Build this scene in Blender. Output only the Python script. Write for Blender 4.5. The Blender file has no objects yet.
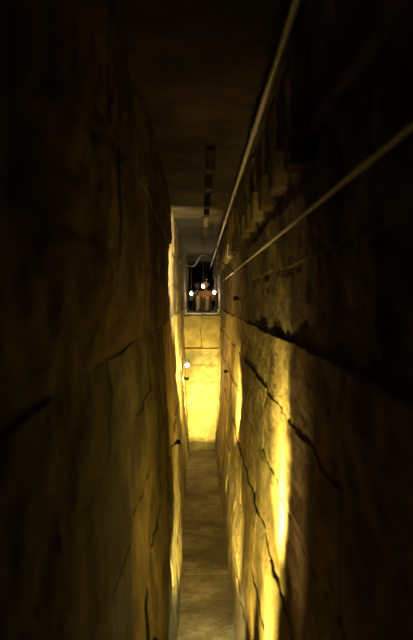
import bpy, bmesh, math, random
from mathutils import Vector, noise, Matrix
random.seed(7)
C=bpy.context
sc=C.scene
CZ=2.93
sc.view_settings.view_transform='Standard'
def link(o,parent=None):
    C.collection.objects.link(o)
    if parent: o.parent=parent
    return o
# ---------- materials
def mat(name,c1,c2,scale=4,rough=.9,bump=.4,metal=0,c3=None):
    m=bpy.data.materials.new(name); m.use_nodes=True
    nt=m.node_tree; N=nt.nodes; L=nt.links
    b=N['Principled BSDF']; b.inputs['Roughness'].default_value=rough; b.inputs['Metallic'].default_value=metal
    tc=N.new('ShaderNodeTexCoord')
    n=N.new('ShaderNodeTexNoise'); n.inputs['Scale'].default_value=scale; n.inputs['Detail'].default_value=8; n.inputs['Roughness'].default_value=.65
    L.new(tc.outputs['Object'],n.inputs['Vector'])
    r=N.new('ShaderNodeValToRGB'); r.color_ramp.elements[0].position=.36; r.color_ramp.elements[1].position=.64
    r.color_ramp.elements[0].color=(*c1,1); r.color_ramp.elements[1].color=(*c2,1)
    L.new(n.outputs['Fac'],r.inputs['Fac'])
    col=r.outputs['Color']
    if c3:
        n2=N.new('ShaderNodeTexNoise'); n2.inputs['Scale'].default_value=1.3; n2.inputs['Detail'].default_value=5
        L.new(tc.outputs['Object'],n2.inputs['Vector'])
        r2=N.new('ShaderNodeValToRGB'); r2.color_ramp.elements[0].position=.45; r2.color_ramp.elements[1].position=.62
        L.new(n2.outputs['Fac'],r2.inputs['Fac'])
        mx=N.new('ShaderNodeMixRGB'); mx.inputs[2].default_value=(*c3,1)
        L.new(r2.outputs['Color'],mx.inputs[0]); L.new(col,mx.inputs[1]); col=mx.outputs[0]
    L.new(col,b.inputs['Base Color'])
    nb=N.new('ShaderNodeTexNoise'); nb.inputs['Scale'].default_value=scale*5; nb.inputs['Detail'].default_value=8
    L.new(tc.outputs['Object'],nb.inputs['Vector'])
    bp=N.new('ShaderNodeBump'); bp.inputs['Strength'].default_value=bump; bp.inputs['Distance'].default_value=.02
    L.new(nb.outputs['Fac'],bp.inputs['Height']); L.new(bp.outputs['Normal'],b.inputs['Normal'])
    return m
def emis(name,c,s):
    m=bpy.data.materials.new(name); m.use_nodes=True
    b=m.node_tree.nodes['Principled BSDF']; b.inputs['Base Color'].default_value=(*c,1)
    b.inputs['Emission Color'].default_value=(*c,1); b.inputs['Emission Strength'].default_value=s
    return m
M_wall=mat('limestone',(.30,.22,.10),(.48,.385,.20),5,c3=(.22,.16,.075),bump=.7)
M_left=mat('grey_shade_limestone',(.075,.066,.038),(.20,.175,.10),5,c3=(.035,.03,.019),bump=.7)  # grey stone; dimness of the near left wall is put into its colour
M_wall2=mat('smoky_shade_limestone',(.08,.055,.027),(.25,.18,.088),5,c3=(.06,.038,.019),bump=.7)  # smoke tone plus painted shade, darkened to cut bounced light
M_back=mat('joint_shadow_stone',(.08,.06,.03),(.15,.11,.055),5)
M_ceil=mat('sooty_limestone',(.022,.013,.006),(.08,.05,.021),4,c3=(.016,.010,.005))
M_floor=mat('worn_floor_stone',(.30,.26,.15),(.58,.51,.32),6,bump=.6,c3=(.25,.21,.12))
M_metal=mat('galvanised_metal',(.60,.54,.38),(.75,.7,.52),20,rough=.5,bump=.05,metal=.1)
M_dark=mat('black_paint',(.012,.012,.012),(.03,.028,.025),20,rough=.5,bump=.05)
M_wood=mat('old_timber',(.03,.018,.01),(.07,.045,.02),12)
M_glass=emis('lamp_glass',(1,.85,.4),12)
M_bulb=emis('bulb_white',(1,.95,.8),40)

# ---------- stone blocks
ZS=[0,.5,1.0,1.45,1.9,2.32,2.70,3.12,3.62,4.13]
XR=[.30,.335,.37,.40,.43,.455,.495,.475,.435,.435]
XL=[-.19,-.22,-.255,-.28,-.305,-.33,-.348,-.355,-.35,-.35]
def block(bm,side,xb,xt,xo,y0,y1,z0,z1,ny,nz,amp=.018,far=False):
    g=[]
    for j in range(nz+1):
        row=[]
        for i in range(ny+1):
            y=y0+(y1-y0)*i/ny; z=z0+(z1-z0)*j/nz; x=xb+(xt-xb)*j/nz
            e=.004 if (i in(0,ny) or j in(0,nz)) else 0
            n=noise.noise(Vector((side*11,y*2.3,z*2.3)))*amp*1.2+noise.noise(Vector((side*7,y*8,z*8)))*amp*.9
            jz=noise.noise(Vector((y*1.5,z*2,side*3)))*.014+noise.noise(Vector((y*6,z*2,side*3)))*.005
            if z<.02 or z>4.1: jz=0
            row.append(bm.verts.new((x+side*(e+n),y,z+jz)))
        g.append(row)
    for j in range(nz):
        for i in range(ny):
            bm.faces.new([g[j][i],g[j][i+1],g[j+1][i+1],g[j+1][i]])
    ring=[g[0][i] for i in range(ny+1)]+[g[j][ny] for j in range(1,nz+1)]+[g[nz][i] for i in range(ny-1,-1,-1)]+[g[j][0] for j in range(nz-1,0,-1)]
    out=[bm.verts.new((xo,v.co.y,v.co.z)) for v in ring]
    k=len(ring)
    for a in range(k):
        b=(a+1)%k
        bm.faces.new([ring[a],out[a],out[b],ring[b]])
def wall(name,side,XS):
    bm=bmesh.new(); marks=[]
    for c in range(9):
        y=-1.6+random.random()*.5
        while y<33:
            L=random.uniform(.7,1.6)
            y1=y+L
            o=side*random.uniform(-.009,.009)
            if side<0 and y>6.9: o-=.035
            ny=14 if y<16 else 4; nz=8 if y<16 else 3
            g=.0008
            xt=XS[c+1]
            if c==5: xt=XS[5]+side*.012
            elif c>=6: xt=XS[c]
            elif side>0 and c in(2,3,4): xt-=.009
            block(bm,side,XS[c]+o,xt+o,side*.95,y+g,y1-g,ZS[c]+g,ZS[c+1]-g,ny,nz)
            y=y1
        marks.append(len(bm.faces))
    r=bmesh.ops.create_cube(bm,size=1)
    bmesh.ops.scale(bm,vec=(.4,36,4.4),verts=r['verts'])
    bmesh.ops.translate(bm,vec=(side*.9,16,2.1),verts=r['verts'])
    bmesh.ops.recalc_face_normals(bm,faces=bm.faces)
    me=bpy.data.meshes.new(name); bm.to_mesh(me); bm.free()
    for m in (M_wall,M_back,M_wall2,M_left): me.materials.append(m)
    for i,p in enumerate(me.polygons):
        if i>=marks[8]: p.material_index=1
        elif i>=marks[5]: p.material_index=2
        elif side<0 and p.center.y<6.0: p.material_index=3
    return link(bpy.data.objects.new(name,me))
wall('wall_right',1,XR); wall('wall_left',-1,XL)

def slab_mesh(name,x0,x1,segs,matl,zf,thick,amp=.01,nx=10,dy=.08):
    bm=bmesh.new(); rows=[]
    for y,z in segs:
        row=[]
        for i in range(nx+1):
            x=x0+(x1-x0)*i/nx
            n=noise.noise(Vector((x*5,y*3,z*3)))*amp+noise.noise(Vector((x*14,y*9,2)))*amp*.6
            row.append(bm.verts.new((x,y,z+n)))
        rows.append(row)
    for a,b in zip(rows,rows[1:]):
        for i in range(nx): bm.faces.new([a[i],a[i+1],b[i+1],b[i]])
    lo=[]
    for r in (0,-1):
        lo.append([bm.verts.new((v.co.x,v.co.y,thick)) for v in rows[r]])
    for r,l in ((rows[0],lo[0]),(rows[-1],lo[1])):
        for i in range(nx): bm.faces.new([r[i],r[i+1],l[i+1],l[i]])
    bmesh.ops.recalc_face_normals(bm,faces=bm.faces)
    me=bpy.data.meshes.new(name); bm.to_mesh(me); bm.free(); me.materials.append(matl)
    return link(bpy.data.objects.new(name,me))
segs=[]; y=-1.6; nextj=y+1.1
while y<12.4:
    segs.append((y,random.uniform(-.001,.001)))
    y+=.08
    if y>nextj:
        segs+= [(y,.0),(y+.006,-.012),(y+.022,-.012),(y+.028,-.001)]; y+=.1; nextj=y+random.uniform(.8,1.5)
slab_mesh('floor',-.24,.36,segs,M_floor,None,-.2,amp=.015)
def ramp():
    P=[(12.45,-.02),(12.47,.14),(12.6,.17),(12.78,.17),(12.80,.08),(12.95,.10)]
    P.append((12.97,.40))
    y,z=12.98,.42
    for k in range(24):
        yy=y+1.25*k/23; zz=z+1.34*k/23
        P.append((yy,zz+ (.02 if k%6==0 else 0)))
    P.append((14.24,1.78)) 
    return P
slab_mesh('worn_stone_ramp',-.33,.44,ramp(),M_floor,None,-.1,amp=.03,nx=16)
def box_rough(bm,x0,x1,y0,y1,z0,z1,amp=.012,n=8):
    r=bmesh.ops.create_cube(bm,size=1)
    vs=r['verts']
    bmesh.ops.scale(bm,vec=(x1-x0,y1-y0,z1-z0),verts=vs)
    bmesh.ops.translate(bm,vec=((x0+x1)/2,(y0+y1)/2,(z0+z1)/2),verts=vs)
    es=list({e for v in vs for e in v.link_edges})
    r=bmesh.ops.subdivide_edges(bm,edges=es,cuts=n,use_grid_fill=True)
    allv={v for e in r['geom'] if isinstance(e,bmesh.types.BMVert) for v in [e]}|set(v for v in vs if v.is_valid)
    for v in allv:
        p=v.co.copy()
        v.co+=noise.noise_vector(p*6)*amp
def mk(name,fn,matl,bevel=0,parent=None,smooth=False):
    bm=bmesh.new(); fn(bm)
    me=bpy.data.meshes.new(name); bm.to_mesh(me); bm.free(); me.materials.append(matl)
    o=link(bpy.data.objects.new(name,me),parent)
    if smooth:
        for p in me.polygons:p.use_smooth=True
    if bevel:
        m=o.modifiers.new('b','BEVEL'); m.width=bevel; m.segments=2
    return o
def gs(bm):
    box_rough(bm,-.37,.02,14.42,15.56,1.86,2.57,.03)
    box_rough(bm,.03,.49,14.40,15.56,1.84,2.59,.03)
    box_rough(bm,-.34,.46,14.27,15.5,1.72,1.84,.015)
mk('great_step',gs,M_wall)
mk('upper_landing',lambda bm:(box_rough(bm,-.37,.48,15.6,32.95,2.3,2.58,.01,12)),M_floor)
mk('wall_back',lambda bm:(box_rough(bm,-.7,.8,33,33.4,0,4.3,.02,10)),M_wall)
mk('wall_front',lambda bm:(box_rough(bm,-.7,.8,-2.2,-1.8,-.1,4.3,.02,10)),M_wall2)
def ceil(bm):
    y=-1.8
    while y<33:
        L=random.uniform(1.0,1.3)
        r=bmesh.ops.create_cube(bm,size=1); vs=r['verts']
        bmesh.ops.scale(bm,vec=(1.6,L-.012,.3),verts=vs)
        bmesh.ops.rotate(bm,cent=(0,0,0),matrix=Matrix.Rotation(-.05,3,'X'),verts=vs)
        bmesh.ops.translate(bm,vec=(.08,y+L/2,4.31),verts=vs)
        y+=L
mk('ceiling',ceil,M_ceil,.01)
def teeth(x0,x1,z0,z1,ys,w):
    def f(bm):
        for y in ys:
            r=bmesh.ops.create_cube(bm,size=1); vs=r['verts']
            for v in vs:
                if v.co.z<0: v.co.y*=.7
            h=random.uniform(.85,1.1)
            bmesh.ops.scale(bm,vec=(x1-x0,w*h,(z1-z0)),verts=vs)
            bmesh.ops.translate(bm,vec=((x0+x1)/2,y,(z0+z1)/2),verts=vs)
    return f
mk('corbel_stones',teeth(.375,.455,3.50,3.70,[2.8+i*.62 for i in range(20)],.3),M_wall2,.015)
mk('ceiling_battens',teeth(.05,.12,4.0,4.16,[5.4,6.3,7.5,8.2,9.4,10.9,12.6],.30),M_wood,.01)

# ---------- pipes
def tube(name,pts,r,matl,parent=None,poly=False):
    cu=bpy.data.curves.new(name,'CURVE'); cu.dimensions='3D'; cu.bevel_depth=r; cu.bevel_resolution=4; cu.use_fill_caps=True
    s=cu.splines.new('POLY' if poly else 'NURBS'); s.points.add(len(pts)-1)
    for p,q in zip(s.points,pts): p.co=(*q,1)
    if not poly: s.use_endpoint_u=True; s.order_u=3
    cu.materials.append(matl)
    return link(bpy.data.objects.new(name,cu),parent)
def emp(name,loc=(0,0,0)):
    e=bpy.data.objects.new(name,None); e.empty_display_size=.1; e.location=loc; return link(e)
def pipe(name,x,z,y0,y1,r,hang):
    e=emp(name)
    tube('tube',[(x,y0,z),(x,y1,z)],r,M_metal,e,True)
    y=y0+.4
    k=0
    while y<y1:
        tube('coupling_%d'%k,[(x,y+.1,z),(x,y+.2,z)],r*1.3,M_metal,e,True)
        tube('hanger_%d'%k,[(x,y,z),hang(x,y,z)],.005,M_dark,e,True)
        y+=2.4;k+=1
pipe('ceiling_conduit',.347,CZ+1.08,-1.2,26,.0155,lambda x,y,z:(x,y,4.18))
pipe('wall_conduit',.436,CZ+.358,-1.2,12,.008,lambda x,y,z:(.48,y,z))
tube('power_cable',[(.46,6.2,3.35),(.41,6.6,3.15),(.3,7.2,3.32),(.1,7.6,3.45),(.0,8,3.5),(-.1,8.5,3.3),(-.39,8.8,3.55)],.006,M_dark)
tube('power_cable',[(.46,9,3.3),(.44,9.4,3.0),(.40,9.7,3.15),(.3,9.9,3.5),(.2,10,4.1)],.008,M_dark)

# ---------- floodlights
YEL=(1,.78,.17)
def flood(loc,target,watt,spot=80,blend=.8,s=.05,col=YEL,mount=None,glass=True,rad=.03):
    e=emp('floodlight',loc)
    d=(Vector(target)-Vector(loc)).normalized()
    q=d.to_track_quat('-Z','Y')
    e.rotation_mode='QUATERNION'; e.rotation_quaternion=q
    def body(bm):
        r=bmesh.ops.create_cube(bm,size=1); vs=r['verts']
        for v in vs:
            if v.co.z>0: v.co.x*=.6; v.co.y*=.6
        bmesh.ops.scale(bm,vec=(s*2,s*1.5,s),verts=vs)
        bmesh.ops.translate(bm,vec=(0,0,s*.5+.004),verts=vs)
        for k in range(4):
            r=bmesh.ops.create_cube(bm,size=1)
            bmesh.ops.scale(bm,vec=(s*.05,s*.8,s*.3),verts=r['verts'])
            bmesh.ops.translate(bm,vec=((k-1.5)*s*.25,0,s*1.15),verts=r['verts'])
    mk('housing',body,M_dark,.003,e)
    def gl(bm):
        r=bmesh.ops.create_cube(bm,size=1)
        bmesh.ops.scale(bm,vec=(s*1.75,s*1.25,.003),verts=r['verts'])
        bmesh.ops.translate(bm,vec=(0,0,.0015),verts=r['verts'])
    mk('lens',gl,M_glass if glass else M_dark,0,e)
    tube('yoke',[(-s*1.1,0,s*.5),(-s*1.1,0,s*1.6),(s*1.1,0,s*1.6),(s*1.1,0,s*.5)],.004,M_dark,e,True)
    l=bpy.data.lights.new('lamp','SPOT'); l.energy=watt; l.spot_size=math.radians(spot); l.spot_blend=blend; l.color=col; l.shadow_soft_size=rad
    o=link(bpy.data.objects.new('lamp',l),e); o.location=(0,0,-rad-.005)
    if mount:
        iq=q.inverted(); p=iq@(Vector(mount)-Vector(loc))
        tube('bracket',[(0,0,s*1.6),tuple(p)],.006,M_dark,e,True)
    return e
flood((-.19,3.05,1.28),(.44,3.38,1.96),680,46,1,s=.035,mount=(-.26,3.05,1.26),glass=False)
flood((-.19,3.05,1.27),(.43,3.28,1.90),520,26,1,s=.03,mount=(-.26,3.05,1.2),glass=False,col=(1,.86,.42))
flood((-.14,3.05,.80),(.38,3.60,1.38),330,70,1,mount=(-.22,3.0,.75),glass=False)
# grazing wash farther along the lower right wall
flood((-.13,3.7,.55),(.37,4.8,1.05),110,60,1,s=.03,mount=(-.20,3.7,.5),glass=False,col=(1,.70,.14))
flood((-.20,6.2,1.55),(.42,7.0,1.75),560,54,1,s=.03,mount=(-.28,6.2,1.5))
flood((-.15,4.3,.40),(.36,7.2,1.0),420,40,1,s=.03,mount=(-.19,4.3,.4),glass=False)
flood((.42,7.6,2.95),(-.40,8.8,3.3),620,85,1,s=.035,col=(1,.82,.36),mount=(.48,7.5,2.95))
flood((.36,9.2,1.9),(-.35,9.9,1.9),460,110,1,s=.03,mount=(.42,9.2,1.9),glass=False)
flood((.24,4.3,.40),(-.25,6.9,.8),950,36,1,s=.03,mount=(.32,4.3,.4),glass=False)
flood((.05,4.0,.55),(.05,6.9,0),130,60,1,s=.04,col=(1,.86,.38),mount=(.05,4.0,0),glass=False)  # added out of view below the frame to brighten the floor
flood((-.24,11.6,1.50),(.15,13.5,.9),720,85,1,s=.04,mount=(-.31,11.6,1.5))
flood((.20,1.6,.9),(-.34,2.7,2.2),16,40,1,col=(1,.84,.42),mount=(.35,1.6,.9))  # added weak fill for the near left wall, fixture unseen
flood((-.12,2.0,.7),(.47,3.6,3.1),85,34,1,col=(1,.66,.26),mount=(-.21,2.0,.7))  # added wash to lift the near right wall, fixture out of view
flood((.33,-.6,3.75),(.347,2.6,4.0),18,11,1,s=.03,col=(1,.85,.45),mount=(.33,-.8,4.16))  # added behind the camera just to light the ceiling conduit
def bulb(loc,watt,fx=None):
    e=emp('bulkhead_lamp',loc)
    def f(bm):
        bmesh.ops.create_uvsphere(bm,u_segments=12,v_segments=8,radius=.035)
    mk('bulb',f,M_bulb,0,e,True)
    def g(bm):
        bmesh.ops.create_cone(bm,cap_ends=True,segments=12,radius1=.03,radius2=.045,depth=.06)
        bmesh.ops.translate(bm,vec=(0,0,.06),verts=bm.verts)
    mk('cap',g,M_dark,.003,e)
    l=bpy.data.lights.new('glow','POINT'); l.energy=watt; l.color=(1,.8,.45); l.shadow_soft_size=.05
    o=link(bpy.data.objects.new('glow',l),e); o.location=(0,-.08,-.03)
    tube('flex',[(0,0,.08),fx or (0,0,4.16-loc[2])],.006,M_dark,e,True)
bulb((-.23,17,3.10),8); bulb((.08,16.5,3.28),9); bulb((.37,16.4,3.12),8); bulb((.2,20,3.5),6)
bulb((-.23,11.3,1.78),8,(-.08,0,.1))

# ---------- people
M_skin=mat('skin',(.45,.26,.16),(.5,.3,.19),8,rough=.6,bump=.02)
M_hair=mat('dark_hair',(.02,.014,.01),(.04,.03,.02),30)
def cloth(n,c): return mat(n,c,tuple(v*1.3 for v in c),10,bump=.1)
def skin(name,verts,edges,rad,matl,parent,root=0):
    me=bpy.data.meshes.new(name); me.from_pydata(verts,edges,[]); me.materials.append(matl)
    o=link(bpy.data.objects.new(name,me),parent)
    o.modifiers.new('s','SKIN'); 
    for i,v in enumerate(me.skin_vertices[0].data):
        r=rad[i]; v.radius=(r,r) if not isinstance(r,tuple) else r
        v.use_root=(i==root)
    ss=o.modifiers.new('ss','SUBSURF'); ss.levels=2; ss.render_levels=2
    return o
def person(loc,rot,shirt,trou,name='seated_person'):
    e=emp(name,loc); e.rotation_euler=(0,0,rot)
    v=[(0,0,.13),(0,.03,.3),(0,.02,.47),(0,-.01,.56),(0,-.02,.63),
       (.17,0,.53),(.24,-.12,.32),(.16,-.33,.40),(-.17,0,.53),(-.24,-.12,.32),(-.16,-.33,.38)]
    ed=[(0,1),(1,2),(2,3),(3,4),(2,5),(5,6),(6,7),(2,8),(8,9),(9,10)]
    skin('torso',v,ed,[(.16,.12),(.14,.11),(.16,.11),(.08,.07),(.05,.05),.06,.048,.036,.06,.048,.036],shirt,e)
    v=[(0,0,.12),(.1,-.02,.11),(.14,-.4,.42),(.12,-.5,.08),(.13,-.62,.05),(-.1,-.02,.11),(-.14,-.4,.40),(-.12,-.52,.08),(-.13,-.64,.05)]
    ed=[(0,1),(1,2),(2,3),(3,4),(0,5),(5,6),(6,7),(7,8)]
    skin('legs',v,ed,[.12,.1,.07,.045,.04,.1,.07,.045,.04],trou,e)
    def head(bm):
        bmesh.ops.create_uvsphere(bm,u_segments=24,v_segments=16,radius=.1)
        for w in bm.verts:
            w.co.x*=.78; w.co.z*=1.15
            if w.co.z<0: w.co.x*=1+w.co.z*2.2; 
            if w.co.y<-.08 and abs(w.co.x)<.02 and -.03<w.co.z<.02: w.co.y-=.022
        for sx in(-1,1):
            r=bmesh.ops.create_uvsphere(bm,u_segments=8,v_segments=6,radius=.025)
            bmesh.ops.scale(bm,vec=(.4,.7,1.2),verts=r['verts']); bmesh.ops.translate(bm,vec=(sx*.08,.005,0),verts=r['verts'])
        bmesh.ops.translate(bm,vec=(0,-.03,.75),verts=bm.verts)
    mk('head',head,M_skin,0,e,True)
    def hair(bm):
        bmesh.ops.create_uvsphere(bm,u_segments=24,v_segments=16,radius=.106)
        bmesh.ops.delete(bm,geom=[w for w in bm.verts if w.co.z<-.02+(-w.co.y)*.7],context='VERTS')
        for w in bm.verts: w.co.x*=.8; w.co.z*=1.15
        bmesh.ops.translate(bm,vec=(0,-.022,.752),verts=bm.verts)
    mk('hair',hair,M_hair,0,e,True)
    def eyes(bm):
        for sx in(-1,1):
            r=bmesh.ops.create_uvsphere(bm,u_segments=8,v_segments=6,radius=.011); bmesh.ops.translate(bm,vec=(sx*.03,-.118,.755),verts=r['verts'])
        r=bmesh.ops.create_cube(bm,size=.01); bmesh.ops.scale(bm,vec=(4,1,.7),verts=r['verts']); bmesh.ops.translate(bm,vec=(0,-.118,.70),verts=r['verts'])
    mk('eyes_and_mouth',eyes,M_hair,0,e,True)
    for sx in(-1,1):
        b=Vector((sx*.16,-.35,.40)); vs=[tuple(b),tuple(b+Vector((-sx*.02,-.05,.0)))]; ed=[(0,1)]; rd=[.03,.035]
        for k in range(4):
            L=[.07,.08,.075,.06][k]; o=Vector((-sx*.02+(k-1.5)*.018,-.08,0))
            i=len(vs); vs+= [tuple(b+o),tuple(b+o+Vector((0,-L*.5,-.005))),tuple(b+o+Vector((0,-L*.8,-.03)))]
            ed+=[(1,i),(i,i+1),(i+1,i+2)]; rd+=[.01,.009,.008]
        i=len(vs); vs+=[tuple(b+Vector((-sx*.05,-.04,0))),tuple(b+Vector((-sx*.065,-.075,-.01)))]; ed+=[(0,i),(i,i+1)]; rd+=[.011,.009]
        skin('hand',vs,ed,rd,M_skin,e)
ms=cloth('white_cotton',(.6,.56,.48)); mb=cloth('blue_cotton',(.08,.12,.3)); mt=cloth('brown_trousers',(.10,.07,.04)); mr=cloth('ochre_cotton',(.3,.14,.05))
person((-.08,19.2,2.61),.2,ms,mt)
person((.17,17.8,2.61),-.2,mr,mt)
person((.10,22.6,2.61),0,mb,mt)

# ---------- world, camera
w=bpy.data.worlds.new('World'); sc.world=w; w.use_nodes=True
w.node_tree.nodes['Background'].inputs[0].default_value=(.01,.007,.004,1); w.node_tree.nodes['Background'].inputs[1].default_value=.05
cam=bpy.data.cameras.new('Camera'); co=link(bpy.data.objects.new('Camera',cam))
cam.sensor_fit='VERTICAL'; cam.sensor_height=36; cam.sensor_width=24; cam.lens=36; cam.clip_start=.02
co.location=(0,0,CZ)
yaw=math.atan(6.5/640); pit=math.atan(20/640)
co.rotation_euler=(math.pi/2-pit,0,-yaw)
cam.dof.use_dof=True; cam.dof.focus_distance=9; cam.dof.aperture_fstop=2.0
sc.camera=co
